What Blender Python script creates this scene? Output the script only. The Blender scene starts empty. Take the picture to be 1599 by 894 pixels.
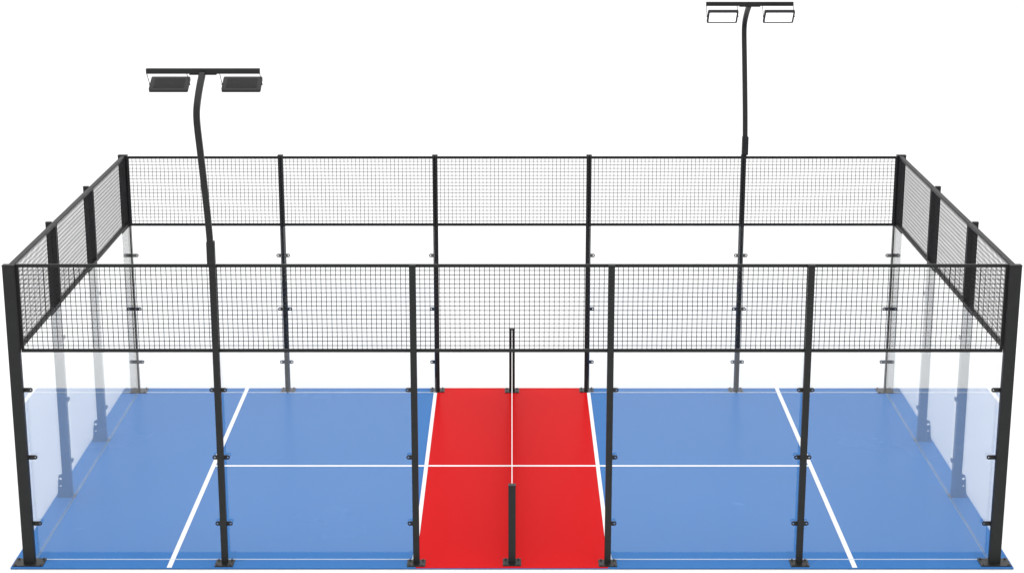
import bpy, bmesh, math
from mathutils import Vector, Matrix

# ------------------------------------------------------------------ scene, camera, light
S = bpy.context.scene
COL = S.collection
PI = math.pi

cam_data = bpy.data.cameras.new("camera")
cam_data.sensor_fit = 'HORIZONTAL'
cam_data.sensor_width = 36.0
cam_data.lens = 65.48
cam_data.clip_start = 0.1
cam_data.clip_end = 2000
cam = bpy.data.objects.new("camera", cam_data)
COL.objects.link(cam)
cam.location = (0.0, -22.592, 9.858)
cam.rotation_euler = (PI / 2 - 0.26446, 0, 0)
S.camera = cam

W = bpy.data.worlds.new("World")
S.world = W
W.use_nodes = True
bg = W.node_tree.nodes["Background"]
bg.inputs["Color"].default_value = (1.0, 1.0, 1.0, 1)      # white studio cyclorama light
bg.inputs["Strength"].default_value = 1.28

ld = bpy.data.lights.new("softbox", 'AREA')                # large overhead studio softbox
ld.shape = 'RECTANGLE'
ld.size = 18
ld.size_y = 11
ld.energy = 420
softbox = bpy.data.objects.new("softbox", ld)
COL.objects.link(softbox)
softbox.location = (-1.5, 1.0, 16)
softbox.rotation_euler = (math.radians(-8), math.radians(5), 0)

S.view_settings.view_transform = 'Standard'
S.view_settings.look = 'None'
S.view_settings.exposure = 0
S.view_settings.gamma = 1
S.cycles.transparent_max_bounces = 32
S.cycles.max_bounces = 10

# ------------------------------------------------------------------ materials
def new_mat(name):
    m = bpy.data.materials.new(name)
    m.use_nodes = True
    n = m.node_tree.nodes
    return m, n, m.node_tree.links, n["Principled BSDF"]

def noise_mat(name, col, rough, spec, var=0.06, scale=6.0, bump=0.0, bscale=300.0, metal=0.0, rvar=0.08):
    m, n, l, b = new_mat(name)
    tc = n.new('ShaderNodeTexCoord')
    no = n.new('ShaderNodeTexNoise')
    no.inputs['Scale'].default_value = scale
    no.inputs['Detail'].default_value = 5
    l.new(tc.outputs['Object'], no.inputs['Vector'])
    mr = n.new('ShaderNodeMapRange')
    mr.inputs['To Min'].default_value = 1 - var
    mr.inputs['To Max'].default_value = 1 + var
    mr.inputs['From Min'].default_value = 0.25
    mr.inputs['From Max'].default_value = 0.75
    l.new(no.outputs['Fac'], mr.inputs['Value'])
    mx = n.new('ShaderNodeMix')
    mx.data_type = 'RGBA'
    mx.blend_type = 'MULTIPLY'
    mx.inputs['Factor'].default_value = 1
    mx.inputs[6].default_value = (*col, 1)
    l.new(mr.outputs['Result'], mx.inputs[7])
    l.new(mx.outputs[2], b.inputs['Base Color'])
    rr = n.new('ShaderNodeMapRange')
    rr.inputs['To Min'].default_value = max(0.02, rough - rvar)
    rr.inputs['To Max'].default_value = min(1, rough + rvar)
    l.new(no.outputs['Fac'], rr.inputs['Value'])
    l.new(rr.outputs['Result'], b.inputs['Roughness'])
    b.inputs['Specular IOR Level'].default_value = spec
    b.inputs['Metallic'].default_value = metal
    if bump > 0:
        n2 = n.new('ShaderNodeTexNoise')
        n2.inputs['Scale'].default_value = bscale
        n2.inputs['Detail'].default_value = 3
        l.new(tc.outputs['Object'], n2.inputs['Vector'])
        bp = n.new('ShaderNodeBump')
        bp.inputs['Strength'].default_value = bump
        bp.inputs['Distance'].default_value = 0.002
        l.new(n2.outputs['Fac'], bp.inputs['Height'])
        l.new(bp.outputs['Normal'], b.inputs['Normal'])
    return m

M_COAT = noise_mat("black_powder_coat", (0.014, 0.0145, 0.015), 0.48, 0.22, 0.15, 9, 0.25, 420)
M_WIRE = noise_mat("black_wire", (0.012, 0.012, 0.013), 0.55, 0.15, 0.1, 12)
M_PLATE = noise_mat("black_plate", (0.017, 0.016, 0.0155), 0.42, 0.3, 0.25, 14, 0.25, 300)
M_BOLT = noise_mat("dark_bolt", (0.05, 0.05, 0.052), 0.4, 0.4, 0.2, 40)
M_BLUE = noise_mat("blue_court", (0.046, 0.181, 0.472), 0.27, 0.02, 0.02, 0.35, 0.12, 160, rvar=0.015)
M_RED = noise_mat("red_court", (0.62, 0.010, 0.012), 0.28, 0.008, 0.02, 0.5, 0.12, 160, rvar=0.015)
M_LINE = noise_mat("white_line_paint", (0.88, 0.88, 0.88), 0.5, 0.2, 0.02, 3)
M_UNDER = noise_mat("dark_underlay", (0.05, 0.10, 0.20), 0.7, 0.2, 0.1, 5)
M_GROUND = noise_mat("white_studio_floor", (0.93, 0.93, 0.93), 0.8, 0.1, 0.01, 0.3)
M_EDGE_HI = noise_mat("glass_edge_highlight", (0.56, 0.66, 0.78), 0.35, 0.4, 0.03, 6)  # pale colour standing in for the highlight along the glass bottom edge
M_EDGE_HI_END = noise_mat("end_wall_edge_highlight", (0.22, 0.40, 0.64), 0.35, 0.3, 0.03, 6)  # painted edge highlight of the end glass, toned towards floor blue
M_EDGE_DARK = noise_mat("end_wall_dark_line", (0.02, 0.07, 0.20), 0.6, 0.1, 0.1, 8)  # colour of the added dark line along the end glass foot
M_TAPE = noise_mat("white_net_tape", (0.88, 0.88, 0.87), 0.7, 0.2, 0.03, 20)
M_CORD = noise_mat("black_net_cord", (0.015, 0.015, 0.016), 0.8, 0.1, 0.1, 20)
M_HOUSE = noise_mat("dark_lamp_housing", (0.022, 0.022, 0.023), 0.5, 0.25, 0.1, 12, 0.2, 350)

def lens_mat():
    m, n, l, b = new_mat("lit_lens")
    b.inputs['Base Color'].default_value = (0.85, 0.85, 0.85, 1)
    b.inputs['Roughness'].default_value = 0.35
    b.inputs['Emission Color'].default_value = (1, 0.99, 0.97, 1)
    b.inputs['Emission Strength'].default_value = 0.7
    return m
M_LENS = lens_mat()

def glass_mat():
    """clear sheet glass: straight-through transmission plus Schlick mirror reflection on each face"""
    m = bpy.data.materials.new("clear_glass")
    m.use_nodes = True
    n = m.node_tree.nodes
    l = m.node_tree.links
    n.clear()
    out = n.new('ShaderNodeOutputMaterial')
    tr = n.new('ShaderNodeBsdfTransparent')
    tr.inputs['Color'].default_value = (0.985, 0.99, 0.993, 1)
    gl = n.new('ShaderNodeBsdfGlossy')
    gl.inputs['Roughness'].default_value = 0.0
    gl.inputs['Color'].default_value = (1, 1, 1, 1)
    lw = n.new('ShaderNodeLayerWeight')
    lw.inputs['Blend'].default_value = 0.5
    pw = n.new('ShaderNodeMath'); pw.operation = 'POWER'; pw.inputs[1].default_value = 4.15
    l.new(lw.outputs['Facing'], pw.inputs[0])
    ma = n.new('ShaderNodeMath'); ma.operation = 'MULTIPLY_ADD'
    ma.inputs[1].default_value = 0.96
    ma.inputs[2].default_value = 0.04
    l.new(pw.outputs[0], ma.inputs[0])
    mix = n.new('ShaderNodeMixShader')
    l.new(ma.outputs[0], mix.inputs[0])
    l.new(tr.outputs[0], mix.inputs[1])
    l.new(gl.outputs[0], mix.inputs[2])
    l.new(mix.outputs[0], out.inputs['Surface'])
    return m
M_GLASS = glass_mat()

# ------------------------------------------------------------------ helpers
def add_box(bm, x0, x1, y0, y1, z0, z1):
    vs = [bm.verts.new(p) for p in ((x0, y0, z0), (x1, y0, z0), (x1, y1, z0), (x0, y1, z0),
                                    (x0, y0, z1), (x1, y0, z1), (x1, y1, z1), (x0, y1, z1))]
    for f in ((3, 2, 1, 0), (4, 5, 6, 7), (0, 1, 5, 4), (1, 2, 6, 5), (2, 3, 7, 6), (3, 0, 4, 7)):
        bm.faces.new([vs[i] for i in f])
    return bm

def box_bm(x0, x1, y0, y1, z0, z1, bevel=0.0, seg=2):
    bm = bmesh.new()
    add_box(bm, x0, x1, y0, y1, z0, z1)
    if bevel > 0:
        bmesh.ops.bevel(bm, geom=bm.edges[:], offset=bevel, segments=seg, profile=0.5, affect='EDGES')
    return bm

def bevel_box_into(bm, *a, bevel=0.004):
    b = box_bm(*a, bevel=bevel)
    me = bpy.data.meshes.new("tmp")
    b.to_mesh(me); b.free()
    bm.from_mesh(me)
    bpy.data.meshes.remove(me)

def add_tube(bm, p0, p1, r, n=8, cap=True):
    p0 = Vector(p0); p1 = Vector(p1)
    d = (p1 - p0).normalized()
    up = Vector((0, 0, 1)) if abs(d.z) < 0.9 else Vector((1, 0, 0))
    u = d.cross(up).normalized(); v = d.cross(u)
    rings = []
    for p in (p0, p1):
        rings.append([bm.verts.new(p + r * (math.cos(2 * PI * i / n) * u + math.sin(2 * PI * i / n) * v)) for i in range(n)])
    for i in range(n):
        bm.faces.new((rings[0][i], rings[0][(i + 1) % n], rings[1][(i + 1) % n], rings[1][i]))
    if cap:
        bm.faces.new(rings[0][::-1]); bm.faces.new(rings[1])

def plate_bm(loops, y0, y1, plane='XZ'):
    """a plate with an outline (first loop) and holes (other loops), given thickness"""
    bm = bmesh.new()
    edges = []
    for lp in loops:
        vs = []
        for a, b in lp:
            vs.append(bm.verts.new((a, y0, b) if plane == 'XZ' else (y0, a, b)))
        for i in range(len(vs)):
            edges.append(bm.edges.new((vs[i], vs[(i + 1) % len(vs)])))
    r = bmesh.ops.triangle_fill(bm, use_beauty=True, use_dissolve=False, edges=edges)
    faces = [g for g in r['geom'] if isinstance(g, bmesh.types.BMFace)]
    ex = bmesh.ops.extrude_face_region(bm, geom=faces)
    off = (0, y1 - y0, 0) if plane == 'XZ' else (y1 - y0, 0, 0)
    bmesh.ops.translate(bm, vec=off, verts=[g for g in ex['geom'] if isinstance(g, bmesh.types.BMVert)])
    bmesh.ops.recalc_face_normals(bm, faces=bm.faces[:])
    return bm

def circle(cx, cz, r, n=14):
    return [(cx + r * math.cos(2 * PI * i / n), cz + r * math.sin(2 * PI * i / n)) for i in range(n)]

CACHE = {}
def mesh_from(name, bm, mat, key=None, smooth=False):
    me = bpy.data.meshes.new(name)
    bmesh.ops.recalc_face_normals(bm, faces=bm.faces[:])
    bm.to_mesh(me); bm.free()
    me.materials.append(mat)
    if smooth:
        for p in me.polygons:
            p.use_smooth = True
    if key is not None:
        CACHE[key] = me
    return me

def put(name, me, parent=None, loc=(0, 0, 0)):
    o = bpy.data.objects.new(name, me)
    COL.objects.link(o)
    o.location = loc
    if parent is not None:
        o.parent = parent
    return o

def part(name, key, builder, mat, parent, loc=(0, 0, 0), smooth=False):
    """one part as its own mesh object; same key shares mesh data"""
    me = CACHE.get(key) if key is not None else None
    if me is None:
        me = mesh_from(name, builder(), mat, key, smooth)
    return put(name, me, parent, loc)

def thing(name, label, cat, loc, rz=0.0, group=None):
    o = bpy.data.objects.new(name, None)
    COL.objects.link(o)
    o.empty_display_size = 0.2
    o.location = loc
    o.rotation_euler = (0, 0, rz)
    o["label"] = label
    o["category"] = cat
    if group:
        o["group"] = group
    return o

# ------------------------------------------------------------------ setting: floor of the studio and the court slab
YB = 7.10                       # back post line (front post line is y = 0)
SX = 6.525                      # slab half width
SY0, SY1 = -0.163, YB + 0.167

bm = bmesh.new()
bmesh.ops.create_circle(bm, cap_ends=True, segments=64, radius=400)
g = put("ground", mesh_from("ground", bm, M_GROUND), None, (0, 0, -0.026))
g["kind"] = "structure"

floor = put("court_floor", mesh_from("court_floor", box_bm(-SX, SX, SY0, SY1, -0.014, 0.0, bevel=0.002), M_BLUE))
floor["kind"] = "structure"
part("underlay", None, lambda: box_bm(-SX + 0.002, SX - 0.002, SY0 + 0.002, SY1 - 0.002, -0.0255, -0.0145), M_UNDER, floor)
part("red_zone", None, lambda: box_bm(-1.252, 1.252, SY0 - 0.001, SY1 + 0.001, -0.006, 0.003), M_RED, floor)
for sx in (-1, 1):
    part("painted_line", None, lambda: box_bm(sx * 1.281 - 0.028, sx * 1.281 + 0.028, 0.10, YB - 0.10, 0.001, 0.0065), M_LINE, floor)
    part("painted_line", None, lambda: box_bm(sx * 4.459 - 0.032, sx * 4.459 + 0.032, SY0 + 0.001, SY1 - 0.001, 0.001, 0.006), M_LINE, floor)
for x0, x1 in ((-4.424, -1.312), (-1.250, 1.250), (1.312, 4.424)):
    part("painted_line", None, lambda: box_bm(x0, x1, 3.563 - 0.028, 3.563 + 0.028, 0.001, 0.0058), M_LINE, floor)

# ------------------------------------------------------------------ posts
CLAMP_Z = (0.530, 1.445, 2.357)

def stadium(x0, x1, z, h, n=9):
    """tab outline: square at x0, round at x1 (either side)"""
    s = 1 if x1 > x0 else -1
    r = h / 2
    c = x1 - s * r
    pts = [(x0, z - r), (c, z - r)]
    for i in range(1, n):
        a = -PI / 2 + PI * i / n
        pts.append((c + s * r * math.cos(a), z + r * math.sin(a)))
    pts += [(c, z + r), (x0, z + r)]
    return pts

def clamp_bm(side, w, y0, reach=0.072, hole=0.0115):
    x0 = side * (w / 2 - 0.012)
    x1 = side * (w / 2 + reach)
    return plate_bm([stadium(x0, x1, 0, 0.058), circle(x1 - side * 0.027, 0, hole)], y0, y0 + 0.013)

def bolt_bm():
    bm = bmesh.new()
    add_tube(bm, (0, 0, 0), (0, 0, 0.007), 0.017, 12)
    add_tube(bm, (0, 0, 0.007), (0, 0, 0.02), 0.0105, 6)
    return bm

def base_plate(root, key, x0, x1, y0, y1):
    bp = part("base_plate", ("plate", key), lambda: box_bm(x0, x1, y0, y1, 0.0, 0.013, bevel=0.004), M_PLATE, root)
    for bx in (x0 + 0.035, x1 - 0.035):
        for by in (y0 + 0.032, y1 - 0.032):
            part("bolt", "bolt", bolt_bm, M_BOLT, bp, (bx, by, 0.0125))
    return bp

def fence_post(label, loc, rz, kind, sides, group):
    """kind wall: posts of the long sides, kind corner: wide corner posts. local +y looks into the court"""
    w, d = (0.082, 0.08) if kind == 'wall' else (0.148, 0.085)
    t = thing("fence_post", label, "post", loc, rz, group)
    part("tube", ("tube", kind), lambda: box_bm(-w / 2, w / 2, -d / 2, d / 2, 0.006, 4.006, bevel=0.006), M_COAT, t)
    part("cap", ("cap", kind), lambda: box_bm(-w / 2 - 0.003, w / 2 + 0.003, -d / 2 - 0.003, d / 2 + 0.003, 4.0065, 4.024, bevel=0.005), M_COAT, t)
    if kind == 'wall':
        base_plate(t, 'wall', -0.12, 0.12, -0.145, 0.078)
    else:
        base_plate(t, 'corner', -0.198, 0.198, -0.135, 0.12)
    for s in sides:
        for z in CLAMP_Z:
            part("glass_clamp", ("clamp", kind, s), lambda: clamp_bm(s, w, 0.043, *((0.108, 0.009) if kind == "corner" else (0.072, 0.0115))), M_PLATE, t, (0, 0, z))
    return t

GP = "posts of the court fence"
XP = 3.755
for front in (True, False):
    y, rz = (0, 0) if front else (YB, PI)
    k = 1 if front else -1          # local +x is world +x in front, world -x at the back
    side = "near" if front else "far"
    fence_post(f"slim black post on the {side} long side at the left edge of the red zone", (-1.25, y, 0), rz, 'wall', [-k], GP)
    fence_post(f"slim black post on the {side} long side at the right edge of the red zone", (1.25, y, 0), rz, 'wall', [k], GP)
    if front:
        fence_post("slim black near side post carrying the left floodlight mast", (-XP, y, 0), rz, 'wall', [-1, 1], GP)
        fence_post("slim black near side post between red zone and right front corner, without a mast", (XP, y, 0), rz, 'wall', [-1, 1], GP)
    else:
        fence_post("slim black far side post between left back corner and red zone, without a mast", (-XP, y, 0), rz, 'wall', [-1, 1], GP)
        fence_post("slim black far side post carrying the right floodlight mast", (XP, y, 0), rz, 'wall', [-1, 1], GP)
    fence_post(f"thick black corner post at the {side} left corner of the court", (-6.310, y, 0), rz, 'corner', [k], GP)
    fence_post(f"thick black corner post at the {side} right corner of the court", (6.310, y, 0), rz, 'corner', [-k], GP)

SIDE_Y = (2.345, 4.675)

def gusset_bm():
    """welded foot fin on the outer face of the post"""
    o = [(-0.064, 0.012), (-0.064, 0.332), (-0.080, 0.338), (-0.100, 0.335), (-0.117, 0.322),
         (-0.128, 0.295), (-0.134, 0.25), (-0.148, 0.08), (-0.160, 0.012)]
    return plate_bm([o, circle(-0.099, 0.268, 0.020), circle(-0.104, 0.160, 0.013)], -0.006, 0.006, plane='YZ')

def side_tube_bm():
    """deep tube up to the glass top, slimmer behind the mesh band"""
    o = [(-0.067, 0.006), (0.067, 0.006), (0.067, 2.852), (0.010, 2.852), (0.010, 4.008), (-0.067, 4.008)]
    bm = plate_bm([o], -0.032, 0.032, plane='YZ')
    es = [e for e in bm.edges if len(e.link_faces) == 2 and e.calc_face_angle(0) > 0.5]
    bmesh.ops.bevel(bm, geom=es, offset=0.005, segments=2, profile=0.5, affect='EDGES')
    return bm

def side_post(label, loc, rz):
    t = thing("side_post", label, "post", loc, rz, GP)
    part("tube", "sidetube", side_tube_bm, M_COAT, t)
    part("cap", "sidecap", lambda: box_bm(-0.035, 0.035, -0.070, 0.012, 4.0085, 4.024, bevel=0.005), M_COAT, t)
    part("gusset_plate", "gusset", gusset_bm, M_PLATE, t)
    part("base_plate", "sideplate", lambda: box_bm(-0.060, 0.060, -0.160, 0.100, 0.0, 0.0115, bevel=0.003), M_PLATE, t)
    for s in (-1, 1):
        for z in CLAMP_Z:
            part("glass_clamp", ("sclamp", s), lambda: clamp_bm(s, 0.064, 0.068), M_PLATE, t, (0, 0, z))
    return t

for sx, rz, nm in ((-1, -PI / 2, "left"), (1, PI / 2, "right")):
    side_post(f"black post with holed foot bracket behind the {nm} end glass, the nearer of two", (sx * 6.342, SIDE_Y[0], 0), rz)
    side_post(f"black post with holed foot bracket behind the {nm} end glass, the farther of two", (sx * 6.342, SIDE_Y[1], 0), rz)

# ------------------------------------------------------------------ glass panels
GG = "clear glass wall panels"
def glass_panel(label, w, loc, rz, end=False):
    t = thing("glass_panel", label, "glass panel", loc, rz, GG)
    key = round(w, 3)
    part("pane", ("pane", key), lambda: box_bm(-w / 2, w / 2, -0.006, 0.006, 0.012, 2.855, bevel=0.0015, seg=1), M_GLASS, t)
    if end:                                     # end walls: added strips, painted edge highlight outside, dark edge line inside
        part("bottom_highlight", ("highlight", key), lambda: box_bm(-w / 2, w / 2, -0.013, -0.007, 0.0002, 0.005), M_EDGE_HI_END, t)
        part("dark_line", ("dark_line", key), lambda: box_bm(-w / 2, w / 2, -0.0068, 0.010, 0.0002, 0.0055), M_EDGE_DARK, t)
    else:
        part("bottom_highlight", ("highlight", key), lambda: box_bm(-w / 2, w / 2, -0.007, 0.007, 0.0002, 0.009), M_EDGE_HI, t)  # added strip, painted as the highlight on the glass bottom edge
    return t

GY = 0.095
for front in (True, False):
    y, rz = (GY, 0) if front else (YB - 0.085, PI)
    side = "near" if front else "far"
    for sx, nm in ((-1, "left"), (1, "right")):
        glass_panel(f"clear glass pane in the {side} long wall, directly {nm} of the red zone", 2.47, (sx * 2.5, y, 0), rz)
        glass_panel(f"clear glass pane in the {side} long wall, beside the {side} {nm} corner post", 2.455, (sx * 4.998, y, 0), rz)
Y0S, Y1S = 0.060, YB - 0.060
bays = [(Y0S, SIDE_Y[0] - 0.006), (SIDE_Y[0] + 0.006, SIDE_Y[1] - 0.006), (SIDE_Y[1] + 0.006, Y1S)]
for sx, nm in ((-1, "left"), (1, "right")):
    for (a, b), pos in zip(bays, ("beside the near corner post", "between its two bracketed posts", "beside the far corner post")):
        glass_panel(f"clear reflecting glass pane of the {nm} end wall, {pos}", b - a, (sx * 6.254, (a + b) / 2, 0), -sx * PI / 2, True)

# ------------------------------------------------------------------ wire mesh panels above the glass
GM = "wire mesh panels above the glass"
ZT0, ZT1 = 3.974, 4.013
ZB0, ZB1 = 2.861, 2.901

def frame_bm(w, d):
    bm = bmesh.new()
    h = w / 2
    for z0, z1 in ((ZT0, ZT1), (ZB0, ZB1)):
        bevel_box_into(bm, -h, h, -d, d, z0, z1)
    for x in (-h, h - 0.034):
        bevel_box_into(bm, x, x + 0.034, -d + 0.0005, d - 0.0005, ZB1 - 0.003, ZT0 + 0.003)
    return bm

def wires_bm(w, r):
    bm = bmesh.new()
    h = w / 2 - 0.02
    n = max(2, round(2 * h / 0.0635))
    for i in range(1, n):
        x = -h + 2 * h * i / n
        add_tube(bm, (x, -r, ZB1 - 0.01), (x, -r, ZT0 + 0.01), r, 6, False)
    m = 19
    for j in range(1, m):
        z = ZB1 + (ZT0 - ZB1) * (j - 0.25) / (m - 0.5)
        add_tube(bm, (-h, r, z), (h, r, z), r, 6, False)
    return bm

def mesh_panel(label, w, loc, rz, r=0.0045, rail=0.038):
    t = thing("mesh_panel", label, "mesh panel", loc, rz, GM)
    key = round(w, 3)
    part("frame", ("frame", key, rail), lambda: frame_bm(w, rail / 2), M_COAT, t)
    part("wire_mesh", ("wires", key, r), lambda: wires_bm(w, r), M_WIRE, t, smooth=True)
    return t

MY = 0.063
for front in (True, False):
    y, rz = (MY, 0) if front else (YB - MY, PI)
    rw = 0.0046 if front else 0.0041
    side = "near" if front else "far"
    mesh_panel(f"wire mesh panel of the {side} long side, above the open gap at the red zone", 2.488, (0, y, 0), rz, rw)
    for sx, nm in ((-1, "left"), (1, "right")):
        mesh_panel(f"{side} side wire mesh panel, next {nm} of the one over the red zone", 2.488, (sx * 2.5, y, 0), rz, rw)
        mesh_panel(f"{side} side wire mesh panel ending at the {nm} corner post", 2.484, (sx * 4.994, y, 0), rz, rw)
ya, yb = MY - 0.018, YB - MY + 0.018
mb = [(ya, SIDE_Y[0] - 0.004), (SIDE_Y[0] + 0.004, SIDE_Y[1] - 0.004), (SIDE_Y[1] + 0.004, yb)]
for sx, nm in ((-1, "left"), (1, "right")):
    for (a, b), pos in zip(mb, ("nearest the viewer", "between its two posts", "farthest from the viewer")):
        mesh_panel(f"foreshortened wire mesh panel on the {nm} end, {pos}", b - a,
                   (sx * 6.297, (a + b) / 2, 0), -sx * PI / 2, 0.0035, 0.064)

# ------------------------------------------------------------------ net and its posts
def net_post(label, loc, rz):
    t = thing("net_post", label, "net post", loc, rz, "net posts")
    part("tube", "nettube", lambda: box_bm(-0.048, 0.048, -0.04, 0.04, 0.006, 1.078, bevel=0.005), M_COAT, t)
    part("cap", "netcap", lambda: box_bm(-0.050, 0.050, -0.042, 0.042, 1.0785, 1.092, bevel=0.004), M_PLATE, t)
    base_plate(t, 'net', -0.12, 0.12, -0.12, 0.115)

net_post("short black square net post on the near edge of the red zone", (0, -0.005, 0), 0)
net_post("short black square net post on the far edge of the red zone", (0, YB + 0.005, 0), PI)

net = thing("court_net", "white-topped net seen edge-on down the middle of the red zone", "net", (0, YB / 2, 0))
NL = YB / 2 - 0.045
def net_cords():
    bm = bmesh.new()
    n = 150
    for i in range(n + 1):
        y = -NL + 0.006 + (2 * NL - 0.012) * i / n
        add_tube(bm, (0.0022, y, 0.03), (0.0022, y, 1.025), 0.0026, 6, False)
    for j in range(21):
        z = 0.032 + 0.99 * j / 20
        add_tube(bm, (-0.0022, -NL, z), (-0.0022, NL, z), 0.0026, 6, False)
    return bm
part("net_mesh", None, net_cords, M_CORD, net)
part("top_tape", None, lambda: box_bm(-0.006, 0.006, -NL, NL, 1.022, 1.076, bevel=0.003), M_TAPE, net)

# ------------------------------------------------------------------ floodlight masts
def sweep_bm(path, w, d):
    """rectangular tube swept along a path in the y-z plane"""
    bm = bmesh.new()
    rings = []
    n = len(path)
    for i, (y, z) in enumerate(path):
        a = path[max(0, i - 1)]; b = path[min(n - 1, i + 1)]
        t = Vector((0, b[0] - a[0], b[1] - a[1])).normalized()
        nn = Vector((0, t.z, -t.y))
        c = 0.010
        loop = []
        for (sx, sn) in ((-w / 2 + c, -d / 2), (w / 2 - c, -d / 2), (w / 2, -d / 2 + c), (w / 2, d / 2 - c),
                         (w / 2 - c, d / 2), (-w / 2 + c, d / 2), (-w / 2, d / 2 - c), (-w / 2, -d / 2 + c)):
            p = Vector((sx, y, z)) + nn * sn
            loop.append(bm.verts.new(p))
        rings.append(loop)
    for a, b in zip(rings[:-1], rings[1:]):
        for i in range(8):
            bm.faces.new((a[i], a[(i + 1) % 8], b[(i + 1) % 8], b[i]))
    bm.faces.new(rings[0][::-1]); bm.faces.new(rings[-1])
    return bm

def bez(p, n=6):
    """Catmull-Rom through the points"""
    out = []
    q = [p[0]] + p + [p[-1]]
    for i in range(1, len(q) - 2):
        for k in range(n):
            t = k / n
            a, b, c, d = q[i - 1], q[i], q[i + 1], q[i + 2]
            out.append(tuple(0.5 * (2 * b[j] + (c[j] - a[j]) * t + (2 * a[j] - 5 * b[j] + 4 * c[j] - d[j]) * t * t +
                                    (-a[j] + 3 * b[j] - 3 * c[j] + d[j]) * t ** 3) for j in (0, 1)))
    out.append(p[-1])
    return out

POLE = [(0.0, 4.16), (-0.035, 4.34), (-0.12, 4.66), (-0.24, 5.0), (-0.44, 5.52), (-0.555, 5.80), (-0.60, 5.96),
        (-0.575, 6.08), (-0.45, 6.20), (-0.27, 6.32), (-0.07, 6.425)]

def rounded_slab(w, l, t, r, n=5):
    """rounded rectangle plate, thickness t, soft edge"""
    bm = bmesh.new()
    pts = []
    for cx, cy, a0 in ((w / 2 - r, l / 2 - r, 0), (-w / 2 + r, l / 2 - r, PI / 2), (-w / 2 + r, -l / 2 + r, PI), (w / 2 - r, -l / 2 + r, 1.5 * PI)):
        for i in range(n + 1):
            a = a0 + PI / 2 * i / n
            pts.append((cx + r * math.cos(a), cy + r * math.sin(a)))
    f = bm.faces.new([bm.verts.new((x, y, -t / 2)) for x, y in pts])
    ex = bmesh.ops.extrude_face_region(bm, geom=[f])
    bmesh.ops.translate(bm, vec=(0, 0, t), verts=[g for g in ex['geom'] if isinstance(g, bmesh.types.BMVert)])
    return bm

def housing_bm():
    bm = rounded_slab(0.48, 0.285, 0.036, 0.022)
    e = [x for x in bm.edges if len(x.link_faces) == 2 and abs(x.link_faces[0].normal.dot(x.link_faces[1].normal)) < 0.3 and abs(x.verts[0].co.z - x.verts[1].co.z) < 1e-5]
    bmesh.ops.recalc_face_normals(bm, faces=bm.faces[:])
    for i in range(9):                                     # low cooling ribs across the back
        y = -0.096 + 0.024 * i
        add_box(bm, -0.19, 0.19, y - 0.003, y + 0.003, 0.017, 0.021)
    return bm

def lens_bm():
    return rounded_slab(0.425, 0.220, 0.006, 0.012)

def strap_bm(x):
    """thin flat bracket from the bar down to the side of the lamp head"""
    bm = bmesh.new()
    add_tube(bm, (x, -0.17, 0.162), (x, 0.004, -0.004), 0.0045, 6)
    add_tube(bm, (x - 0.008, 0, 0), (x + 0.008, 0, 0), 0.010, 10)
    return bm

def floodlight_mast(label, loc, rz, tilt, hz):
    t = thing("floodlight_mast", label, "floodlight", loc, rz, "floodlight masts")
    part("sleeve", "sleeve", lambda: box_bm(-0.050, 0.050, -0.048, 0.048, 4.026, 4.325, bevel=0.010), M_COAT, t)
    part("pole", "pole", lambda: sweep_bm(bez(POLE), 0.076, 0.070), M_COAT, t)
    part("crossbar", "crossbar", lambda: box_bm(-0.692, 0.692, -0.030, 0.034, 6.424, 6.487, bevel=0.004), M_COAT, t)
    part("mounting_plate", "mplate", lambda: box_bm(-0.165, 0.165, -0.034, 0.038, 6.411, 6.4235, bevel=0.003), M_PLATE, t)
    for s in (-1, 1):
        cx = s * 0.445
        h = part("lamp_head", "housing", housing_bm, M_HOUSE, t, (cx, 0.17, hz))
        h.rotation_euler = (math.radians(tilt), 0, 0)                    # far (inner) edge up, lens faces the court
        part("lens", "lens", lens_bm, M_LENS, h, (0, 0, -0.0175))
        for q in (-1, 1):
            part("bracket", ("strap", q), lambda: strap_bm(q * 0.2445), M_PLATE, t, (cx, 0.17, hz))
    return t

floodlight_mast("curved black mast showing the dark backs of two floodlights, on the near side", (-3.765, 0, 0), 0, 26, 6.266)
floodlight_mast("curved black mast showing two white lit lamp faces, on the far side", (3.772, YB, 0), PI, 46, 6.278)
